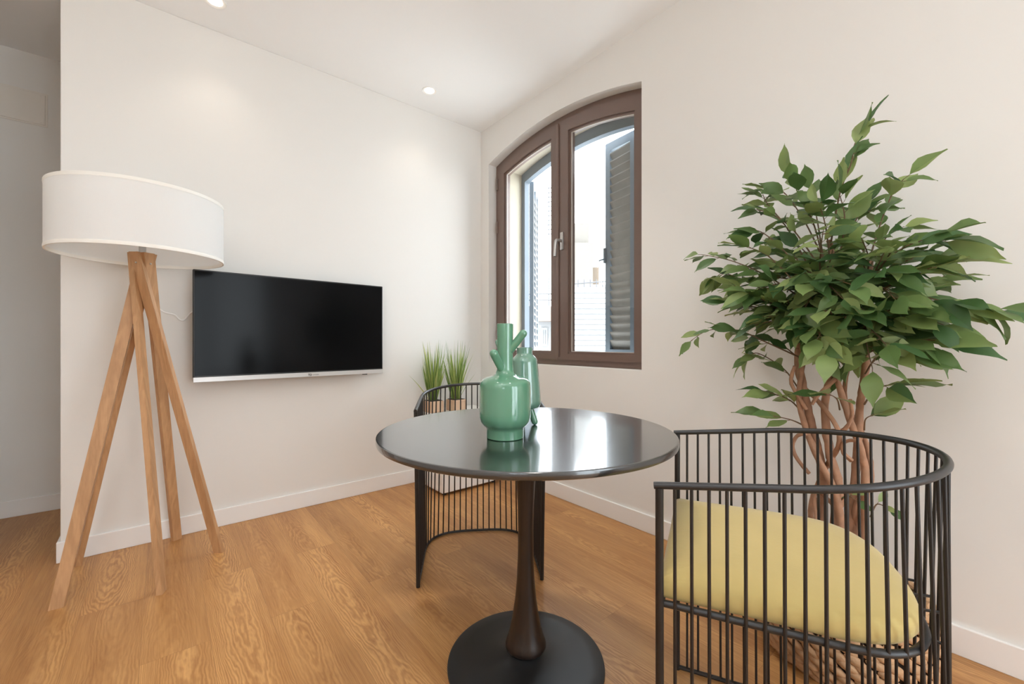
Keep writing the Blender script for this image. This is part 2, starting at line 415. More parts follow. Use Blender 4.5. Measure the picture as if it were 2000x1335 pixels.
# ------------------------------------------------------------ arched window
win = bpy.data.objects.new('window_1', None); COL.objects.link(win); win.location = (.791, .08, ZB); win['kind'] = 'structure'
WB = win.location
NA = 20
bm = ring_prism(B(), outline(WX0+.001, WX1-.001, ZB+.001, .001, NA), outline(WX0+.048, WX1-.042, ZB+.042, .045, NA), .075, .135)
link('window_frame', bm, 'frame', win, base=WB)
def sash2(x0, x1, gx0, gx1):
    bm = ring_prism(B(), outline(x0, x1, ZB+.037, .038, NA), outline(gx0-.012, gx1+.012, .925, .118, NA), .060, .120)
    s = link('sash', bm, 'frame', win, base=WB)
    for nm, d0, d1, y0, y1, m in (('glazing_bead', .013, 0, .071, .112, 'frame'), ('gasket', .001, -.004, .078, .086, 'gasket')):
        bm = ring_prism(B(), outline(gx0-d0, gx1+d0, .937-d0, .130-d0, NA), outline(gx0-d1, gx1+d1, .937-d1, .130-d1, NA), y0, y1)
        link(nm, bm, m, s, base=WB)
    link('glass_pane', prism(B(), outline(gx0-.006, gx1+.006, .931, .124, NA), .092, .096), 'glass', s, base=WB)
    return s
sl = sash2(WX0+.040, .797, .230, .722)
sr = sash2(.799, WX1-.034, .902, 1.384)
bm = box(B(), (.786, .050, .90), (.812, .0605, arch(.8, .05)), .003); link('cover_strip', bm, 'frame', sr, base=WB)
for z in (2.235, 1.90, 1.05):
    bm = B(); tube(bm, [(WX0+.036, .056, z-.045), (WX0+.036, .056, z+.045)], .008, 10); link('hinge', bm, 'frame', win, smooth=True, base=WB)
bm = box(B(), (.826, .050, 1.605), (.853, .060, 1.722), .004)
h = link('handle', bm, 'steel', sr, smooth=True, base=WB)
h['label'] = 'grey metal lever handle'
bm = B(); tube(bm, spline([(.84, .052, 1.665), (.84, .02, 1.665), (.838, .004, 1.66), (.836, -.001, 1.635), (.836, -.004, 1.60), (.838, -.010, 1.555)], 5), [.010]*26, 10)
link('lever', bm, 'steel', h, smooth=True, base=WB)
# outer frame for the shutters at the outside of the reveal
bm = ring_prism(B(), outline(WX0+.001, WX1-.001, ZB+.001, .001, NA), outline(WX0+.045, WX1-.045, ZB+.03, .082, NA), .335, .385)
link('outer_frame', bm, 'shutter', win, base=WB)
# cream plaster lining of the outer part of the opening
bm = ring_prism(B(), outline(WX0, WX1, ZB, 0, NA), outline(WX0+.006, WX1-.006, ZB+.012, .006, NA), .137, .334)
link('outer_reveal', bm, 'reveal', win, base=WB)

# louvred folding shutters hanging outside
def leaf(name, p0, dirv, wd, zb, ztop0, ztop1, parent, base):
    """panel starting at p0 going along unit dirv (xy) for wd; top runs from ztop0 to ztop1"""
    d = Vector((dirv[0], dirv[1], 0)); nrm = Vector((-d.y, d.x, 0)); st = .048; th = .018
    def P(s, z, k): q = Vector((p0[0], p0[1], 0))+d*s+nrm*(k*th); return (q.x, q.y, z)
    def pan(bm, s0, s1, za, zb0, zb1, th_=1.):
        V = []
        for k in (-th_, th_):
            V.append([bm.verts.new(P(s0, za, k)), bm.verts.new(P(s1, za, k)), bm.verts.new(P(s1, zb1, k)), bm.verts.new(P(s0, zb0, k))])
        a, b = V; bm.faces.new(a); bm.faces.new(b[::-1])
        for i in range(4): bm.faces.new((a[i], a[(i+1) % 4], b[(i+1) % 4], b[i]))
    zt = lambda s: ztop0+(ztop1-ztop0)*s/wd
    bm = B(); pan(bm, 0, st, zb, zt(0), zt(st)); pan(bm, wd-st, wd, zb, zt(wd-st), zt(wd))
    pan(bm, st, wd-st, zb, zb+.07, zb+.07)
    # top rail
    V = []
    for k in (-1, 1): V.append([bm.verts.new(P(st, zt(st)-.06, k)), bm.verts.new(P(wd-st, zt(wd-st)-.06, k)), bm.verts.new(P(wd-st, zt(wd-st), k)), bm.verts.new(P(st, zt(st), k))])
    a, b = V; bm.faces.new(a); bm.faces.new(b[::-1])
    for i in range(4): bm.faces.new((a[i], a[(i+1) % 4], b[(i+1) % 4], b[i]))
    f = link(name, bm, 'shutter', parent, base=base)
    bm = B(); z = zb+.07; step = .058
    while z < min(zt(st), zt(wd-st))-.06-step*.3:
        V = []
        for s in (st, wd-st):
            V.append([bm.verts.new(P(s, z-.004, -.9)), bm.verts.new(P(s, z+.004, -.9)), bm.verts.new(P(s, z+step*1.12+.004, .9)), bm.verts.new(P(s, z+step*1.12-.004, .9))])
        a, b = V; bm.faces.new(a); bm.faces.new(b[::-1])
        for i in range(4): bm.faces.new((a[i], a[(i+1) % 4], b[(i+1) % 4], b[i]))
        z += step
    link('slats', bm, 'slat', f, base=base)
    return f
def polar(p, ang, L): return (p[0]+L*math.cos(ang), p[1]+L*math.sin(ang))
base = (1.43, .41, ZB)
sh = thing('window_shutter', 'blue-grey louvred folding shutter, nearly closed across the right half of the arched window', 'shutter', base, group='shutters outside the arched window')
a = math.radians(180-11.6); p = (1.432, .405)
leaf('shutter_leaf', p, (math.cos(a), math.sin(a)), .30, ZB+.03, arch(1.43, .05)-.01, arch(1.13, .05)-.01, sh, base)
p2 = polar(p, a, .302)
f2 = leaf('shutter_leaf', p2, (math.cos(a), math.sin(a)), .30, ZB+.03, arch(1.13, .05)-.01, arch(.90, .05)-.012, sh, base)
bm = B(); e = polar(p2, a, .30); box(bm, (e[0]-.012, e[1]-.035, 1.57), (e[0]+.006, e[1]+.0, 1.68), .003); tube(bm, [(e[0]-.004, e[1]-.03, 1.60), (e[0]-.02, e[1]-.07, 1.585)], .006, 8)
link('latch', bm, 'shutter', f2, base=base)
base = (.15, .41, ZB)
sh = thing('window_shutter', 'blue-grey louvred shutter folded wide open at the left side of the arched window', 'shutter', base, group='shutters outside the arched window')
a = math.radians(133.5); p = (.147, .410)
leaf('shutter_leaf', p, (math.cos(a), math.sin(a)), .30, ZB+.03, arch(.15, .05)-.01, arch(.45, .05)-.01, sh, base)
p2 = polar(p, a, .302)
f2 = leaf('shutter_leaf', p2, (math.cos(a), math.sin(a)), .30, ZB+.03, arch(.45, .05)-.01, arch(.78, .05)-.01, sh, base)
bm = B(); e = polar(p2, a, .27); box(bm, (e[0], e[1]-.03, 1.10), (e[0]+.05, e[1]+.02, 1.16), .003); link('latch', bm, 'shutter', f2, base=base)

# plain unseen windows behind the viewer, added to light the room
def added_rear_window(nm, axis, pos, h0, h1, z0, z1):
    r = bpy.data.objects.new(nm, None); COL.objects.link(r); r['kind'] = 'structure'
    r.location = (pos, (h0+h1)/2, z0) if axis == 'X' else ((h0+h1)/2, pos, z0)
    bm = B(); mid = (h0+h1)/2
    def bx(p0, p1, q0, q1, bm=bm, t=.025):
        if axis == 'X': box(bm, (pos-t, p0, q0), (pos+t, p1, q1))
        else: box(bm, (p0, pos-t, q0), (p1, pos+t, q1))
    for p0, p1, q0, q1 in ((h0, h0+.06, z0, z1), (h1-.06, h1, z0, z1), (mid-.05, mid+.05, z0+.06, z1-.06), (h0+.06, h1-.06, z0, z0+.06), (h0+.06, h1-.06, z1-.06, z1)): bx(p0, p1, q0, q1)
    link('window_frame', bm, 'frame', r, base=r.location)
    for a0, a1 in ((h0+.06, mid-.05), (mid+.05, h1-.06)):
        bm = B(); bx(a0, a1, z0+.06, z1-.06, bm, .003); link('glass_pane', bm, 'glass', r, base=r.location)
added_rear_window('added_window_2', 'X', 5.26, -1.75, -.15, .06, 2.35)
added_rear_window('added_window_3', 'Y', -3.56, 3.7, 4.7, 1.0, 2.0)

# ------------------------------------------------------------ recessed downlights: the two labelled ones are seen, the others added for light
SPOTS = [(.24, -.594, 'small lit ceiling downlight nearest the window corner'),
         (.24, -1.775, 'lit ceiling downlight above the television, cut by the top of the picture'),
         (1.6, -1.95, None), (2.75, -1.25, None), (2.7, -2.5, None), (4.0, -1.6, None)]
SPOTS.insert(2, (1.42, -.62, None))  # unseen, added to lift the floor beyond the table
for k, (x, y, lb) in enumerate(SPOTS):
    t = thing('recessed_downlight', lb or 'unseen ceiling downlight added to light the room', 'ceiling light', (x, y, CEIL), group='recessed ceiling downlights')
    bm = lathe(B(), [(.030, .0), (.046, -.004), (.047, -.001), (.047, .0)], seg=40, cap0=False, cap1=False)
    link('trim_ring', bm, 'white', t, smooth=60)
    bm = lathe(B(), [(.0305, -.0015), (.024, -.0035), (.012, -.004)], seg=32); link('bulb', bm, 'bulb', t, smooth=60)
    l = bpy.data.lights.new('downlight_beam', 'SPOT'); l.color = (1, .88, .74) if k < 2 else (1, .95, .90)
    l.energy = LI['spot'] if k < 2 else 42. if k == 2 else LI['rear']
    l.spot_size = math.radians(105 if k < 2 else 78 if k == 2 else 125); l.spot_blend = 1.; l.shadow_soft_size = .04 if k != 2 else .07
    lo = bpy.data.objects.new('downlight_beam', l); COL.objects.link(lo); lo.parent = t; lo.location = (0, 0, -.03)

# ------------------------------------------------------------ uplighter added unseen behind the viewer, for flash bounced off the ceiling
ul = thing('added_uplighter', 'white standing uplighter, added unseen behind the viewer to brighten the ceiling', 'floor lamp', (3.0, -2.75, 0))
link('base', lathe(B(), [(.14, 0), (.14, .015), (.02, .03)], seg=40), 'white', ul, smooth=40)
link('pole', lathe(B(), [(.012, .03), (.012, .97)], seg=16), 'white', ul, smooth=True)
bm = lathe(B(), [(.02, .97), (.10, 1.01), (.17, 1.08), (.165, 1.08), (.09, 1.015), (.0, 1.005)], seg=48, cap1=False); link('bowl', bm, 'white', ul, smooth=60)
l = bpy.data.lights.new('added_uplight', 'AREA'); l.shape = 'DISK'; l.size = .26; l.energy = LI['up']; l.spread = math.radians(110); l.color = (.88, .95, 1)
lo = bpy.data.objects.new('added_uplight', l); COL.objects.link(lo); lo.parent = ul; lo.location = (0, 0, 1.07); lo.rotation_euler = (PI, 0, 0)

# ------------------------------------------------------------ television
tvR, tvL = Vector((.078, -.850, 0)), Vector((.128, -1.858, 0))
ctr = (tvR+tvL)/2; dy = (tvR-tvL); W = dy.length; ang = math.atan2(dy.y, dy.x)
tv = thing('television', 'flat black television with silver bottom bezel mounted on the left wall', 'television', (ctr.x, ctr.y, .797), ang)
# local frame: +x toward the corner, -y faces the room, z up
H = .570
bm = box(B(), (-W/2, 0, .0), (W/2, .030, H), .004); link('housing', bm, 'tvblack', tv)
bm = box(B(), (-W/2+.16, .029, .08), (W/2-.16, .055, H-.14), .008); link('rear_cover', bm, 'tvblack', tv)
bm = box(B(), (-W/2+.007, -.0016, .031), (W/2-.007, .004, H-.007), .0008); link('screen', bm, 'screen', tv)
bm = box(B(), (-W/2, -.004, -.002), (W/2, .026, .024), .002); bz = link('bottom_bezel', bm, 'silver', tv); bz['label'] = 'silver bottom bezel'
bm = box(B(), (W/2-.135, .0, -.007), (W/2-.105, .012, -.001), .001); link('sensor', bm, 'ink', tv)
bm = box(B(), (-.12, .054, .15), (.12, .072, .40), .004)
link('wall_bracket', bm, 'tvblack', tv)
def text_mesh(body, size, loc, parent, m, rot=(PI/2, 0, 0), bold=0.):
    c = bpy.data.curves.new('lettering', 'FONT'); c.body = body; c.size = size; c.extrude = .0003; c.offset = bold; c.align_x = 'LEFT'
    o = bpy.data.objects.new('tmp', c); COL.objects.link(o)
    dg = bpy.context.evaluated_depsgraph_get(); me = bpy.data.meshes.new_from_object(o.evaluated_get(dg))
    bpy.data.objects.remove(o); me.materials.clear(); me.materials.append(M[m])
    q = bpy.data.objects.new('lettering', me); COL.objects.link(q); q.parent = parent; q.location = loc; q.rotation_euler = rot; return q
text_mesh('TD', .016, (.038, -.0045, .005), bz, 'ink', bold=.0006)
text_mesh('SYSTEMS', .0085, (.066, -.0045, .0065), bz, 'ink')
cp = [hitX(u, v, .012) for u, v in ((296, 592), (309, 601.7), (321, 610), (341, 615), (351, 624.5), (360, 624.5), (376, 609))]
cp.append(Vector((.07, cp[-1].y+.06, cp[-1].z+.03)))
bm = B(); tube(bm, spline(cp, 6), .0036, 8)
inv = (Matrix.Translation(tv.location) @ Matrix.Rotation(ang, 4, 'Z')).inverted()
bmesh.ops.transform(bm, matrix=inv, verts=bm.verts)
c = link('power_cable', bm, 'cable', tv, smooth=True); c['label'] = 'thin white cable'

# ------------------------------------------------------------ floor lamp
LC = Vector((.307, -2.044, 0))
lamp = thing('floor_lamp', 'large floor lamp with white drum shade on five crossing oak legs', 'floor lamp', LC)
ROT = math.atan2(RGT.y, RGT.x)
feet = [(.472, -2.284), (.086, -2.270), (.594, -1.979), (.052, -1.921), (.345, -1.767)]
ths = [-110, 178, -38, 106, 34]
TZ = 1.390
for (fx, fy), th in zip(feet, ths):
    phi = math.radians(th-125)+ROT
    nrm = Vector((math.cos(phi), math.sin(phi), 0)); tan = Vector((-nrm.y, nrm.x, 0))
    top = nrm*.036; foot = Vector((fx, fy, 0))-LC
    bm = B(); rings = []
    for c, z in ((foot, 0.0), (top, TZ)):
        rings.append([bm.verts.new(c+tan*a*(.0205 if z == 0 else .0215)+nrm*b*.0105+Vector((0, 0, z))) for a, b in ((-1, -1), (1, -1), (1, 1), (-1, 1))])
    a_, b_ = rings; bm.faces.new(a_); bm.faces.new(b_)
    sides = [bm.faces.new((a_[i], a_[(i+1) % 4], b_[(i+1) % 4], b_[i])) for i in range(4)]
    bmesh.ops.bevel(bm, geom=[e for e in bm.edges if abs(e.verts[0].co.z-e.verts[1].co.z) > .5], offset=.0015, segments=2, affect='EDGES')
    # orient grain: mesh is nearly vertical so the object Z grain follows it
    lg = link('leg', bm, 'oak', lamp)
    k = 1.344/TZ; pb = foot.lerp(top, k)+Vector((0, 0, 1.344))
    bm = B(); capsule(bm, pb+nrm*.010, pb+nrm*.0150, .0042, 12); link('bolt', bm, 'steel', lg, smooth=True)
bm = lathe(B(), [(.018, 1.25), (.024, 1.262), (.024, 1.37), (.020, 1.378)], seg=5); link('hub', bm, 'oak', lamp)
bm = lathe(B(), [(.0125, 1.37), (.0125, 1.50), (.020, 1.505), (.020, 1.56), (.012, 1.565)], seg=20); pl = link('pole', bm, 'steel', lamp, smooth=True)
RS, Z0, Z1 = .297, 1.372, 1.637
bm = lathe(B(), [(RS, Z0), (RS, Z1), (RS-.003, Z1), (RS-.003, Z0), (RS, Z0)], seg=96, cap0=False, cap1=False)
bmesh.ops.remove_doubles(bm, verts=bm.verts, dist=1e-6)
shd = link('lamp_shade', bm, 'shade', lamp, smooth=True)
for z0, z1 in ((Z0-.001, Z0+.013), (Z1-.013, Z1+.001)):
    bm = lathe(B(), [(RS+.001, z0), (RS+.0018, (z0+z1)/2), (RS+.001, z1), (RS-.0045, z1), (RS-.0045, z0), (RS+.001, z0)], seg=96, cap0=False, cap1=False)
    bmesh.ops.remove_doubles(bm, verts=bm.verts, dist=1e-6)
    link('edge_tape', bm, mat('shade edging', (.87, .85, .80), .7), shd, smooth=60)
bm = B()
for k in range(3):
    a = 2*PI*k/3+.4; tube(bm, [(.018*math.cos(a), .018*math.sin(a), 1.56), (RS*.995*math.cos(a), RS*.995*math.sin(a), 1.62)], .0025, 8)
link('spider', bm, 'steel', shd, smooth=True)
bm = lathe(B(), [(.013, 1.563), (.016, 1.585), (.030, 1.60), (.030, 1.615), (.018, 1.63), (.004, 1.634)], seg=20)
link('bulb', bm, 'white', pl, smooth=True)

# ------------------------------------------------------------ pedestal table
TC = Vector((1.794, -1.096, 0)); TH = .729; TR = .448
tb = thing('pedestal_table', 'round black pedestal table with dark trumpet column and disc base', 'table', TC)
bm = lathe(B(), [(TR-.03, TH-.022), (TR-.006, TH-.0195), (TR-.001, TH-.017), (TR, TH-.014), (TR, TH-.004), (TR-.0012, TH-.0012), (TR-.004, TH), (TR-.0055, TH), (TR-.04, TH)], seg=160)
link('tabletop', bm, 'black', tb, smooth=40)
bm = lathe(B(), [(.053, .046), (.0595, .049), (.0632, .056), (.0625, .064), (.0575, .078), (.0525, .092), (.046, .12), (.040, .152), (.033, .20), (.0278, .26), (.0247, .33), (.0238, .41), (.0252, .49), (.030, .565), (.037, .625), (.046, .68), (.054, TH-.022)], seg=64)
link('column', bm, 'column', tb, smooth=50)
bm = lathe(B(), [(.240, .0), (.243, .004), (.242, .010), (.235, .013), (.20, .0145), (.15, .018), (.10, .025), (.07, .034), (.05, .044), (.038, .050), (.036, .054)], seg=128)
link('base', bm, 'blackmatte', tb, smooth=50)

# ------------------------------------------------------------ chairs
def ucurve(w_, L, Bk, n, zf, sl, N_=200):
    pts = [(L*k/20, w_/2) for k in range(20)]
    for k in range(N_+1):
        t = PI*k/N_; c_, s_ = math.cos(t), math.sin(t)
        pts.append((L+Bk*abs(s_)**(2/n), w_/2*(1 if c_ >= 0 else -1)*abs(c_)**(2/n)))
    pts += [(L*(19-k)/20, -w_/2) for k in range(20)]
    return [Vector((x, y, zf+sl*x)) for x, y in pts]
def resample(P, n):
    d = [0]
    for a, b in zip(P, P[1:]): d.append(d[-1]+(b-a).length)
    out = []; j = 0
    for i in range(n):
        s = d[-1]*i/(n-1)
        while j < len(P)-2 and d[j+1] < s: j += 1
        f = (s-d[j])/max(d[j+1]-d[j], 1e-9); out.append(P[j].lerp(P[j+1], max(0, min(1, f))))
    return out
NR = 43
def make_chair(label, loc, rz):
    t = thing('tub_chair', label, 'chair', loc, rz, group='black wire tub chairs at the round table')
    top = ucurve(.532, .239, .267, 2., .721, .113); bot = ucurve(.512, .235, .254, 3.2, .008, 0)
    st = ucurve(.500, .258, .193, 3.1, .485, 0)
    TP = resample(top, NR+2); BP = resample(bot, NR+2)
    e = Vector((-.008, 0, -.001))
    bm = B(); tube(bm, [top[0]+e]+resample(top, 90)+[top[-1]+e], .0072, 12); link('top_rail', bm, 'rail', t, smooth=True)
    bm = B(); tube(bm, resample(bot, 90), .0062, 8); link('floor_rail', bm, 'rod', t, smooth=True)
    bm = B(); S = resample(st, 90); tube(bm, S, .0068, 12); sr_ = link('seat_rail', bm, 'rail', t, smooth=True)
    bm = B(); tube(bm, [S[0]+Vector((.004, 0, 0)), S[-1]+Vector((.004, 0, 0))], .0062, 10); link('front_bar', bm, 'rail', t, smooth=True)
    for k in (12, 16, 20, 22, 24, 28, 32):
        q = TP[k].lerp(BP[k], (TP[k].z-.485)/(TP[k].z-BP[k].z)); 
        j = min(S, key=lambda s: (s-q).length); bm = B(); tube(bm, [j, q], .003, 6); link('stub_bar', bm, 'rail', sr_, smooth=True)
    for a, b in ((TP[0], BP[0]), (TP[-1], BP[-1])):
        bm = B(); tube(bm, [a+Vector((.002, 0, -.004)), Vector((b.x+.002, b.y, .001))], .0078, 12); link('post', bm, 'rod', t, smooth=True)
    for a, b in zip(TP[1:-1], BP[1:-1]):
        bm = B(); tube(bm, [a-Vector((0, 0, .004)), b], .0032, 8); link('rod', bm, 'rod', t, smooth=True)
    # seat pan under the cushion, then the cushion
    def out(ins): return [Vector((p.x, p.y, 0)) for p in resample(ucurve(.488-2*ins, .262, .186-ins, 2.9, 0, 0), 70)]
    rows = [(.020, .487), (.006, .490), (.000, .499), (.000, .514), (.004, .525), (.014, .532), (.035, .5375), (.075, .541), (.12, .5425)]
    bm = B(); rings = []
    for ins, z in rows:
        L = out(ins)
        f0 = -.002+ins
        for p in L: 
            if p.x < f0: p.x = f0
        wv = lambda p: .0012*noise.noise(Vector((p.x*9, p.y*9, z*20)))
        nf = 14; a, b = L[-1], L[0]
        L = L+[Vector((f0, a.y+(b.y-a.y)*k/nf, 0)) for k in range(1, nf)]
        rings.append([bm.verts.new((p.x, p.y, z+wv(p))) for p in L])
    for a, b in zip(rings, rings[1:]):
        n_ = len(a)
        for k in range(n_): bm.faces.new((a[k], a[(k+1) % n_], b[(k+1) % n_], b[k]))
    bm.faces.new(rings[0][::-1])
    c0 = bm.verts.new((.22, 0, .543)); a = rings[-1]
    for k in range(len(a)): bm.faces.new((a[k], a[(k+1) % len(a)], c0))
    cu = link('seat_cushion', bm, 'velvet', t, smooth=True); cu['label'] = 'mustard yellow velvet seat cushion'
    return t
make_chair('black wire tub chair behind the round table, in front of the white cabinet', (1.3535, -.956, 0), 2.565)
make_chair('black wire tub chair with mustard cushion, large in the right foreground before the leafy tree', (2.220, -.988, 0), .452)

# ------------------------------------------------------------ vases
V1 = Vector((1.848, -1.221, TH))
v1 = thing('ceramic_vase', 'glossy sage green vase with tall neck and stubby branches, front one on the table', 'vase', V1, group='green ceramic vases on the round table')
bm = lathe(B(), [(.050, .0), (.0525, .002), (.0525, .024), (.054, .030), (.062, .036), (.0695, .047), (.0725, .060), (.0728, .075), (.0728, .145), (.0710, .156), (.064, .165), (.052, .171), (.036, .176), (.028, .181), (.0235, .192), (.0225, .215), (.0228, .26), (.0233, .322), (.0215, .323), (.0205, .318), (.019, .25), (.019, .20)], seg=72, cap1=True)
body = link('body', bm, 'green', v1, smooth=50)
def vp(u, v, D): return at(u, v, D)-V1
for a, b, r in (((995, 686, 1.205), (1026.5, 645.5, 1.19), .0112), ((981, 722, 1.20), (961.5, 684.5, 1.155), .0118), ((984, 700, 1.225), (972.5, 664, 1.275), .0105)):
    bm = B(); capsule(bm, vp(*a), vp(*b), r, 18); link('branch_stub', bm, 'green', v1, smooth=True)
V2 = at(1024.5, 668, 1.40); V2.z = TH
v2 = thing('ceramic_vase', 'grey-green jar-shaped vase on slanting peg legs, half hidden behind the front vase', 'vase', V2, group='green ceramic vases on the round table')
bm = lathe(B(), [(.020, .052), (.040, .054), (.050, .060), (.0535, .070), (.0535, .082), (.050, .13), (.0455, .18), (.0425, .205), (.040, .216), (.033, .224), (.0265, .230), (.0255, .236), (.026, .252), (.0235, .253), (.0225, .236), (.03, .22), (.035, .20)], seg=64, cap1=True)
link('body', bm, 'green2', v2, smooth=50)
for k in range(3):
    a = ROT-.25+2*PI*k/3; d = Vector((math.cos(a), math.sin(a), 0))
    bm = B(); capsule(bm, d*.016+Vector((0, 0, .064)), d*.037+Vector((0, 0, .0005)), .0105, 16); link('leg', bm, 'green', v2, smooth=True)

# ------------------------------------------------------------ white cabinet and grass pots
bm = box(B(), (.0, -.235, .018), (.355, .235, .513), .006)
cb = thing('low_cabinet', 'small white cabinet in the corner under the grass pots', 'cabinet', (.024, -.345, 0))
link('body', bm, 'white', cb)
bm = box(B(), (.355, -.235, .020), (.368, .235, .510), .004); link('door', bm, 'white', cb)
for x in (.03, .33):
    for y in (-.2, .2): link('foot', lathe(B(), [(.014, 0), (.014, .02)], (x, y), 12), 'tvblack', cb)
def grass_pot(x, y, lb, seed, left):
    rnd = random.Random(seed)
    t = thing('potted_grass', lb, 'potted plant', (x, y, .513), .05, group='grass pots on the white cabinet')
    bm = box(B(), (-.053, -.053, 0), (.053, .053, .078), .005)
    link('pot', bm, 'kraft', t)
    bm = box(B(), (-.045, -.045, .074), (.045, .045, .082), .003); link('soil', bm, 'dark', t)
    bm = B()
    for i in range(95):
        a = rnd.uniform(0, 2*PI); r = rnd.uniform(0, .032)
        p = Vector((r*math.cos(a), r*math.sin(a), .078))
        Hh = rnd.choice([rnd.uniform(.18, .32), rnd.uniform(.32, .44)]); lean = rnd.uniform(.0, .085)+r*1.5
        d = Vector((math.cos(a+rnd.uniform(-.5, .5)), math.sin(a+rnd.uniform(-.5, .5)), 0)); bend = rnd.uniform(-.2, 1.)
        wd = rnd.uniform(.0022, .0058) if rnd.random() < .75 else .0085
        s = Vector((math.cos(a*3+i), math.sin(a*3+i), 0)); prev = None
        for k in range(8):
            f = k/7; q = p+d*(lean*(f*.7+bend*.5*f*f))+Vector((0, 0, Hh*(f-.06*bend*f*f)))
            q.x = max(q.x, -x+.015)
            ww = wd*(1-f**2.2)*(.55+.45*min(1, f*4))+.0002
            cur = (bm.verts.new(q-s*ww), bm.verts.new(q+s*ww))
            if prev: bm.faces.new((prev[0], prev[1], cur[1], cur[0]))
            prev = cur
    link('grass_blades', bm, 'grass', t)
grass_pot(.148, -.512, 'left of the two pots of tall artificial grass on the white cabinet', 3, True)
grass_pot(.190, -.352, 'right of the two pots of tall artificial grass, nearer the room corner', 5, False)

# ------------------------------------------------------------ basket
BC = Vector((2.407, -.275, 0))
bk = thing('wicker_basket', 'round woven basket on the floor around the foot of the leafy tree', 'basket', BC)
prof = [(.205, .012), (.224, .035), (.236, .065), (.240, .095), (.238, .125), (.231, .155), (.221, .185), (.210, .212)]
bm = lathe(B(), [(.0, .004), (.19, .004)]+[(r-.012, z) for r, z in prof]+[(.192, .220)], seg=48, cap0=False, cap1=False)
bmesh.ops.remove_doubles(bm, verts=bm.verts, dist=1e-5)
link('lining', bm, 'dark', bk, smooth=True)
bm = B(); rr = random.Random(2)
for i in range(10):
    z = .014+i*.0215
    for (r0, z0), (r1, z1) in zip(prof, prof[1:]):
        if z0 <= z <= z1 or (z <= z0 and r0 == prof[0][0]): R_ = r0+(r1-r0)*max(0, (z-z0))/(z1-z0); break
    else: R_ = prof[-1][0]
    nl = 34
    for k in range(nl):
        a = 2*PI*(k+.5*(i % 2))/nl+rr.uniform(-.02, .02)
        m_ = Matrix.Translation((R_*math.cos(a), R_*math.sin(a), z+rr.uniform(-.002, .002))) @ Matrix.Rotation(a+PI/2, 4, 'Z') @ Matrix.Rotation(rr.uniform(.25, .5), 4, 'Y') @ Matrix.Diagonal((rr.uniform(.025, .030), .0105, rr.uniform(.0115, .0135), 1))
        bmesh.ops.create_uvsphere(bm, u_segments=8, v_segments=6, radius=1, matrix=m_)
link('woven_body', bm, 'wicker', bk, smooth=True)
bm = B()
for i, (R_, z) in enumerate(((.209, .222), (.203, .231))):
    pts = [Vector(((R_+.004*math.sin(28*a+i*PI))*math.cos(a), (R_+.004*math.sin(28*a+i*PI))*math.sin(a), z+.004*math.cos(28*a+i*PI))) for a in [2*PI*k/168 for k in range(168)]]
    tube(bm, pts, .010, 8, closed=True)
link('rim', bm, 'wicker', bk, smooth=True)

# ------------------------------------------------------------ ficus
tree = thing('ficus_tree', 'tall leafy artificial tree with twisting brown stems against the right wall', 'indoor tree', (BC.x, BC.y, .006))
TB = Vector(tree.location)
def pw(u, v, wd): return hitY(u, v, -wd)
bm = B()
def stem(pts, r0, r1, bm=bm, rough=.35, n=6, sides=10):
    P = spline(pts, n); m_ = len(P); tube(bm, P, [r0+(r1-r0)*k/(m_-1) for k in range(m_)], sides, rough=rough)
root = lambda dx, dy: BC+Vector((dx, dy, .03))
stem([root(-.03, -.02), pw(1600, 1030, .27), pw(1610, 950, .27), pw(1600, 890, .28), pw(1585, 830, .28), pw(1570, 760, .27), pw(1560, 690, .26), pw(1566, 600, .25)], .015, .0105)
stem([root(.0, -.05), pw(1630, 1040, .30), pw(1640, 960, .30), pw(1620, 880, .29), pw(1611, 790, .27), pw(1628, 700, .25), pw(1640, 600, .26), pw(1620, 470, .24)], .015, .008)
stem([root(.04, .02), pw(1660, 1050, .26), pw(1668, 960, .25), pw(1676, 860, .24), pw(1680, 790, .23), pw(1690, 720, .22), pw(1695, 620, .24), pw(1700, 500, .25)], .0145, .008)
stem([root(.0, .03), pw(1585, 1020, .22), pw(1605, 930, .24), pw(1640, 860, .33), pw(1612, 800, .31), pw(1560, 740, .24), pw(1556, 680, .27)], .009, .006)
stem([root(.03, -.03), pw(1640, 1000, .33), pw(1600, 900, .33), pw(1575, 840, .31), pw(1560, 770, .30), pw(1575, 680, .28)], .012, .007)
stem([root(.05, .0), pw(1690, 960, .27), pw(1684, 890, .28), pw(1660, 820, .30), pw(1640, 760, .30), pw(1625, 700, .28), pw(1600, 620, .28)], .012, .007)
stem([root(.06, .02), pw(1672, 1060, .24), pw(1672, 990, .27), pw(1700, 940, .25), pw(1690, 860, .22), pw(1650, 780, .21), pw(1660, 700, .22)], .011, .006)
for lp in ([(1580, 925), (1560, 900), (1548, 875), (1556, 852), (1575, 848)], [(1664, 900), (1648, 885), (1646, 868), (1660, 860), (1680, 862)],
           [(1625, 842), (1650, 838), (1664, 810), (1660, 780)], [(1640, 1000), (1600, 960), (1590, 980), (1600, 1040)], [(1575, 800), (1546, 750), (1552, 715)], [(1632, 740), (1600, 770), (1585, 790)]):
    stem([pw(u, v, .31+.01*k) for k, (u, v) in enumerate(lp)], .0065, .005, n=5, sides=8)
trunk = link('trunks', bm, 'bark', tree, smooth=60, base=TB)

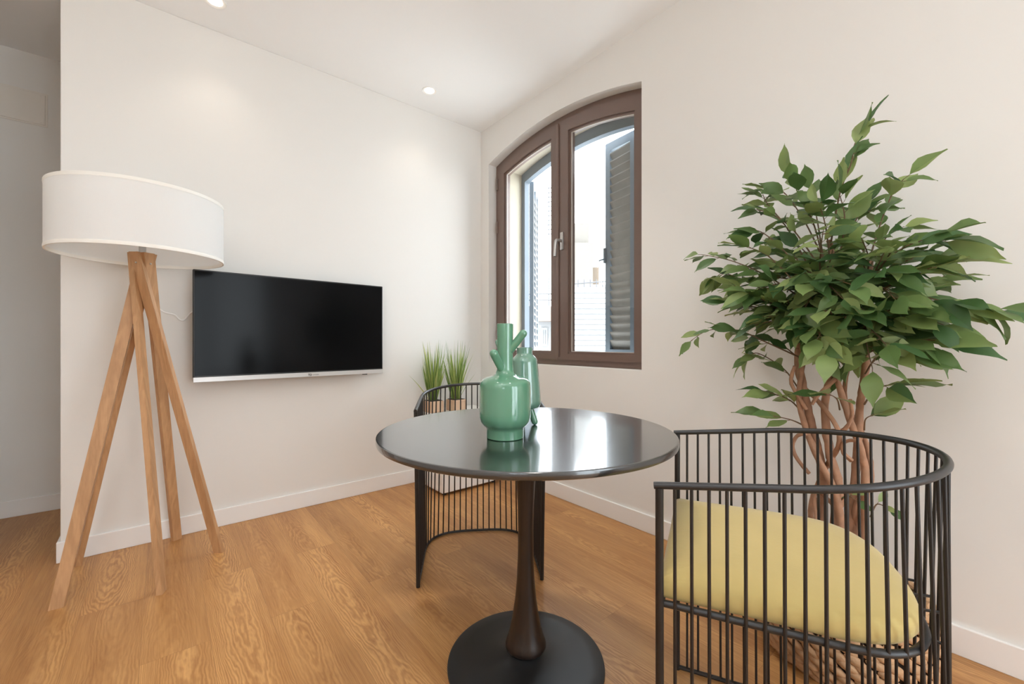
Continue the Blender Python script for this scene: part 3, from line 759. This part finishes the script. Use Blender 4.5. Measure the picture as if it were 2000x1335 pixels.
bmL = B(); bmT = B(); rnd = random.Random(21)
def add_leaf(p, d, up, L, W_, fold=.25, droop=.25):
    d = d.normalized(); s = d.cross(up)
    if s.length < 1e-3: s = d.cross(Vector((1, 0, 0)))
    s.normalize(); nn = s.cross(d)
    prof_ = [(0, .04), (.10, .42), (.24, .82), (.42, 1.), (.60, .88), (.76, .55), (.88, .20), (1., .015)]
    rows_ = []
    wave = rnd.uniform(-.15, .15)
    for f, wv in prof_:
        c_ = p+d*(L*f)-nn*(droop*L*f*f); wv_ = wv*W_*.5
        dz = nn*(fold*wv_)
        j = nn*(.05*W_*math.sin(f*9+wave*20))
        rows_.append((bmL.verts.new(c_-s*wv_+dz+j), bmL.verts.new(c_), bmL.verts.new(c_+s*wv_+dz-j)))
    for a, b in zip(rows_, rows_[1:]):
        bmL.faces.new((a[0], a[1], b[1], b[0])); bmL.faces.new((a[1], a[2], b[2], b[1]))
def branch(pts, nleaf, size=.092, r=.0028, spread=.8, tipleaf=True, start=.25):
    P = spline(pts, 8); m_ = len(P)
    tube(bmT, P, [r*(1-.6*k/(m_-1)) for k in range(m_)], 6)
    for i in range(nleaf):
        f = start+(1-start)*(i/(max(nleaf-1, 1))); f = min(f, .999)
        k = f*(m_-1); j = int(k); q = P[j].lerp(P[min(j+1, m_-1)], k-j)
        t = (P[min(j+1, m_-1)]-P[max(j-1, 0)]).normalized()
        side = t.cross(Vector((0, 0, 1)))
        if side.length < .2: side = t.cross(Vector((math.cos(i*2.4), math.sin(i*2.4), 0)))
        side.normalize(); sg = 1 if i % 2 else -1
        if i == nleaf-1 and tipleaf: d = t+Vector((rnd.uniform(-.2, .2), rnd.uniform(-.2, .2), -.15))
        else: d = t*rnd.uniform(.35, .9)+side*sg*rnd.uniform(.5, 1.1)*spread+Vector((0, 0, rnd.uniform(-.55, .25)))
        up = Vector((rnd.uniform(-.5, .5), rnd.uniform(-.9, .1), rnd.uniform(.3, 1.))).normalized()
        d.normalize(); st_ = rnd.uniform(.008, .018)
        tube(bmT, [q, q+d*st_], .0009, 4)
        L = size*rnd.uniform(.85, 1.28); pt = q+d*st_
        # keep clear of the wall
        if (pt+d*L).y > -.02: d.y -= ((pt+d*L).y+.03)/L; d.normalize()
        add_leaf(pt, d, up, L, L*rnd.uniform(.43, .58), rnd.uniform(.1, .45), rnd.uniform(.0, .35))
def br(px, n_, size=.092, **k): branch([pw(u, v, w_) for u, v, w_ in px], n_, size, **k)
# outline branches
br([(1622, 480, .25), (1640, 380, .26), (1662, 320, .26), (1670, 280, .25), (1690, 250, .24)], 13, .075, spread=.35, start=.2)
br([(1610, 520, .27), (1590, 440, .3), (1562, 385, .32), (1545, 345, .33)], 11, .085, spread=1.)
br([(1610, 520, .27), (1596, 430, .24), (1583, 375, .23)], 5, .08, start=.5)
br([(1700, 500, .26), (1722, 430, .25), (1745, 375, .25), (1765, 350, .26)], 8, .085, spread=.6)
br([(1700, 520, .26), (1730, 465, .28), (1760, 445, .3)], 7, .075, spread=.5)
br([(1690, 560, .28), (1740, 500, .33), (1800, 470, .36), (1840, 470, .36)], 11, .10, spread=.6)
br([(1700, 580, .30), (1770, 540, .35), (1830, 520, .36)], 10, .10, spread=.7)
br([(1700, 600, .28), (1780, 580, .30), (1850, 590, .31), (1900, 600, .31), (1950, 605, .30)], 13, .095, spread=.55, start=.15)
br([(1695, 640, .28), (1760, 620, .32), (1830, 630, .34)], 9, .105, spread=.5)
br([(1695, 690, .28), (1750, 665, .33), (1830, 665, .34)], 9, .105, spread=.5)
br([(1690, 730, .27), (1720, 690, .32), (1770, 690, .35)], 8, .1, spread=.5)
br([(1688, 790, .27), (1710, 760, .30), (1745, 750, .30)], 4, .10, spread=.35, start=.6)
br([(1688, 840, .26), (1690, 820, .28), (1700, 812, .28)], 3, .09, spread=.4, start=.7)
br([(1590, 600, .27), (1500, 540, .30), (1430, 510, .28), (1370, 497, .26)], 15, .075, spread=.6)
br([(1590, 610, .27), (1490, 565, .22), (1420, 535, .20), (1400, 540, .2)], 14, .08, spread=.6)
br([(1566, 700, .27), (1500, 670, .30), (1440, 645, .31), (1385, 645, .30), (1350, 665, .28)], 14, .072, spread=.6)
br([(1560, 700, .27), (1520, 670, .24), (1470, 660, .22)], 7, .08, spread=.6)
br([(1560, 760, .27), (1530, 720, .26), (1480, 690, .25), (1460, 700, .25)], 9, .08, spread=.6)
br([(1562, 800, .28), (1540, 780, .30), (1500, 765, .32)], 6, .085, spread=.6)
br([(1568, 830, .29), (1545, 820, .31), (1510, 812, .33)], 4, .095, spread=.4, start=.5)
br([(1600, 590, .28), (1540, 500, .3), (1490, 455, .3), (1460, 450, .3)], 13, .082, spread=.8)
br([(1600, 560, .26), (1540, 450, .24), (1500, 400, .22), (1490, 380, .2)], 12, .085, spread=.8)
br([(1590, 620, .3), (1500, 590, .38), (1440, 560, .40)], 11, .09, spread=.8)
br([(1580, 650, .3), (1510, 620, .2), (1440, 590, .16)], 8, .085, spread=.6)
br([(1640, 560, .25), (1650, 470, .25), (1680, 420, .22), (1700, 410, .2)], 8, .08, spread=.5)
br([(1700, 640, .26), (1780, 560, .18), (1850, 540, .14)], 8, .09, spread=.5)
br([(1640, 800, .3), (1635, 780, .36), (1620, 770, .4)], 3, .1, spread=.6, start=.6)
br([(1700, 1010, .26), (1712, 985, .25), (1730, 990, .25)], 3, .04, start=.5)
br([(1640, 980, .3), (1652, 968, .33), (1664, 972, .34)], 3, .045, start=.5)
for px_ in ([(1600, 520, .26), (1550, 450, .3), (1510, 420, .33), (1480, 410, .33)], [(1605, 500, .26), (1570, 430, .22), (1530, 375, .2), (1500, 370, .2)],
            [(1620, 500, .26), (1612, 440, .32), (1600, 400, .35)], [(1640, 500, .26), (1650, 430, .3), (1640, 380, .32)], [(1560, 560, .3), (1500, 500, .35), (1450, 480, .36)],
            [(1690, 500, .25), (1670, 440, .2), (1690, 400, .18)], [(1720, 540, .28), (1790, 520, .24), (1850, 500, .2)], [(1570, 600, .3), (1480, 600, .34), (1420, 590, .33)]):
    br(px_, 10, .078, spread=.9, start=.3)
# crown filling
hubs = [(1566, 640, .26), (1640, 640, .27), (1695, 640, .25), (1600, 560, .27), (1690, 570, .26)]
cnt = 0
while cnt < 92:
    u = rnd.gauss(1625, 110); v = rnd.gauss(580, 75)
    if ((u-1640)/195)**2+((v-580)/150)**2 > 1: continue
    cnt += 1
    h0_ = min(hubs, key=lambda h: (h[0]-u)**2+(h[1]-v)**2+rnd.uniform(0, 9000))
    wd = rnd.uniform(.12, .52)
    br([h0_, ((h0_[0]+u)/2+rnd.uniform(-10, 10), (h0_[1]+v)/2-12, (h0_[2]+wd)/2), (u, v, wd)], rnd.randint(5, 8), .084, spread=.9, start=.3)
link('twigs', bmT, 'twig', tree, smooth=True, base=TB)
link('foliage', bmL, 'leaf', tree, smooth=True, base=TB)

# ------------------------------------------------------------ outside, seen through the panes
OUT = {}
OUT['street'] = mat('pale street paving', (.70, .69, .67), .9, var=.05)
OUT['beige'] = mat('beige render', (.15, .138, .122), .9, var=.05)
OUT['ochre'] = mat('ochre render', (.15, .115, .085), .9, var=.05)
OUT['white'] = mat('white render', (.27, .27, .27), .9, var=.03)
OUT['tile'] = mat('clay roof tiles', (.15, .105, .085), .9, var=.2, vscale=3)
OUT['pane'] = mat('dark house window', (.10, .105, .11), .3)
OUT['wire'] = mat('grey wire', (.08, .08, .085), .6)
def facade(name, label, cat, u0, u1, D, vtop, depth_, m, win_=(), zb=-6):
    a, b = at(u0, 668, D), at(u1, 668, D); c_ = (a+b)/2; z1 = 1-(vtop-668)*D/FPX; wd = (b-a).length
    rz = math.atan2((b-a).y, (b-a).x)
    t = thing(name, label, cat, (c_.x, c_.y, zb), rz)
    link('walls', box(B(), (-wd/2, 0, 0), (wd/2, depth_, z1-zb)), OUT[m], t)
    for (a0, a1, v0, v1) in win_:
        x0, x1 = (a0-(u0+u1)/2)*D/FPX, (a1-(u0+u1)/2)*D/FPX; zt, zl = 1-(v0-668)*D/FPX-zb, 1-(v1-668)*D/FPX-zb
        f = link('window', box(B(), (x0, -.05, zl), (x1, .02, zt)), OUT['white'], t)
        mx_ = (x0+x1)/2; bm = box(B(), (x0+.08, -.07, zl+.08), (mx_-.04, -.03, zt-.08)); box(bm, (mx_+.04, -.07, zl+.08), (x1-.08, -.03, zt-.08)); link('pane', bm, OUT['pane'], f)
    return t, wd, z1-zb
t, wd, hh = facade('apartment_building', 'pale beige building seen through the right pane, left of the shutter', 'building', 1100, 1158, 30, 474, 9, 'beige')
link('stair_tower', box(B(), (-wd/2, .5, hh), (-wd/2+1.9, 6, hh+1.5)), OUT['beige'], t)
facade('annex_building', 'low ochre building end beside the pale beige building', 'building', 1158, 1170, 31, 522, 7, 'ochre')
t, wd, hh = facade('white_building', 'white building with horizontal boarding seen low in the right pane', 'building', 1112, 1260, 13, 556, 5, 'white')
bm = B()
for k in range(26): box(bm, (-wd/2, -.035, hh-.25-k*.16), (wd/2, 0, hh-.25-k*.16+.13), .01)
link('boarding', bm, OUT['white'], t)
t, wd, hh = facade('tiled_house', 'pale house with clay roof and small window low in the left pane', 'house', 1030, 1078, 15, 628, 5, 'white', [(1057, 1069, 640, 676)])
bm = B(); vs = [bm.verts.new(p) for p in ((-wd/2-.2, -.3, hh), (wd/2+.2, -.3, hh), (wd/2+.2, 2.5, hh+.75), (-wd/2-.2, 2.5, hh+.75), (-wd/2-.2, 5.3, hh), (wd/2+.2, 5.3, hh))]
bm.faces.new(vs[:4]); bm.faces.new((vs[3], vs[2], vs[5], vs[4])); bm.faces.new((vs[0], vs[3], vs[4])); bm.faces.new((vs[1], vs[5], vs[2])); bm.faces.new((vs[0], vs[4], vs[5], vs[1]))
link('roof', bm, OUT['tile'], t)
# roof railing on the white building
D = 12.9
rl = thing('roof_railing', 'thin wire railing along the roof edge seen in the right pane', 'railing', at(1150, 668, D))
bm = B(); q0 = rl.location
tube(bm, [at(1100, 556, D)-q0, at(1150, 552, D)-q0, at(1200, 549, D)-q0], .02, 6)
for u in range(1105, 1200, 12): tube(bm, [at(u, 561, D)-q0, at(u, 546, D)-q0], .016, 6)
link('rails', bm, OUT['wire'], rl)
# roof antenna
q0 = at(1072, 600, 19); q0.z = -6
an = thing('roof_antenna', 'tall comb-like roof antenna against the sky in the left pane', 'antenna', q0)
bm = B(); tube(bm, [Vector((0, 0, 0)), at(1072, 365, 19)-q0], .03, 6)
for v in range(368, 462, 9): tube(bm, [at(1068, v, 19)-q0, at(1078, v-1, 19)-q0], .02, 6)
link('mast', bm, OUT['wire'], an)
bm = B()
for v in (575, 587): tube(bm, [at(1000, v, 12.), at(1088, v-1, 12.)], .02, 6)
tube(bm, [Vector((*at(1000, 580, 12.).xy, -6)), at(1000, 560, 12.)], .05, 8)
tag(link('overhead_cables', bm, OUT['wire']), 'pair of dark overhead cables crossing the left pane', 'cable')
bm = box(B(), (-40, 3, -6.1), (40, 60, -6)); tag(link('street_ground', bm, OUT['street']), 'pale street far below the window', 'ground')['kind'] = 'structure'
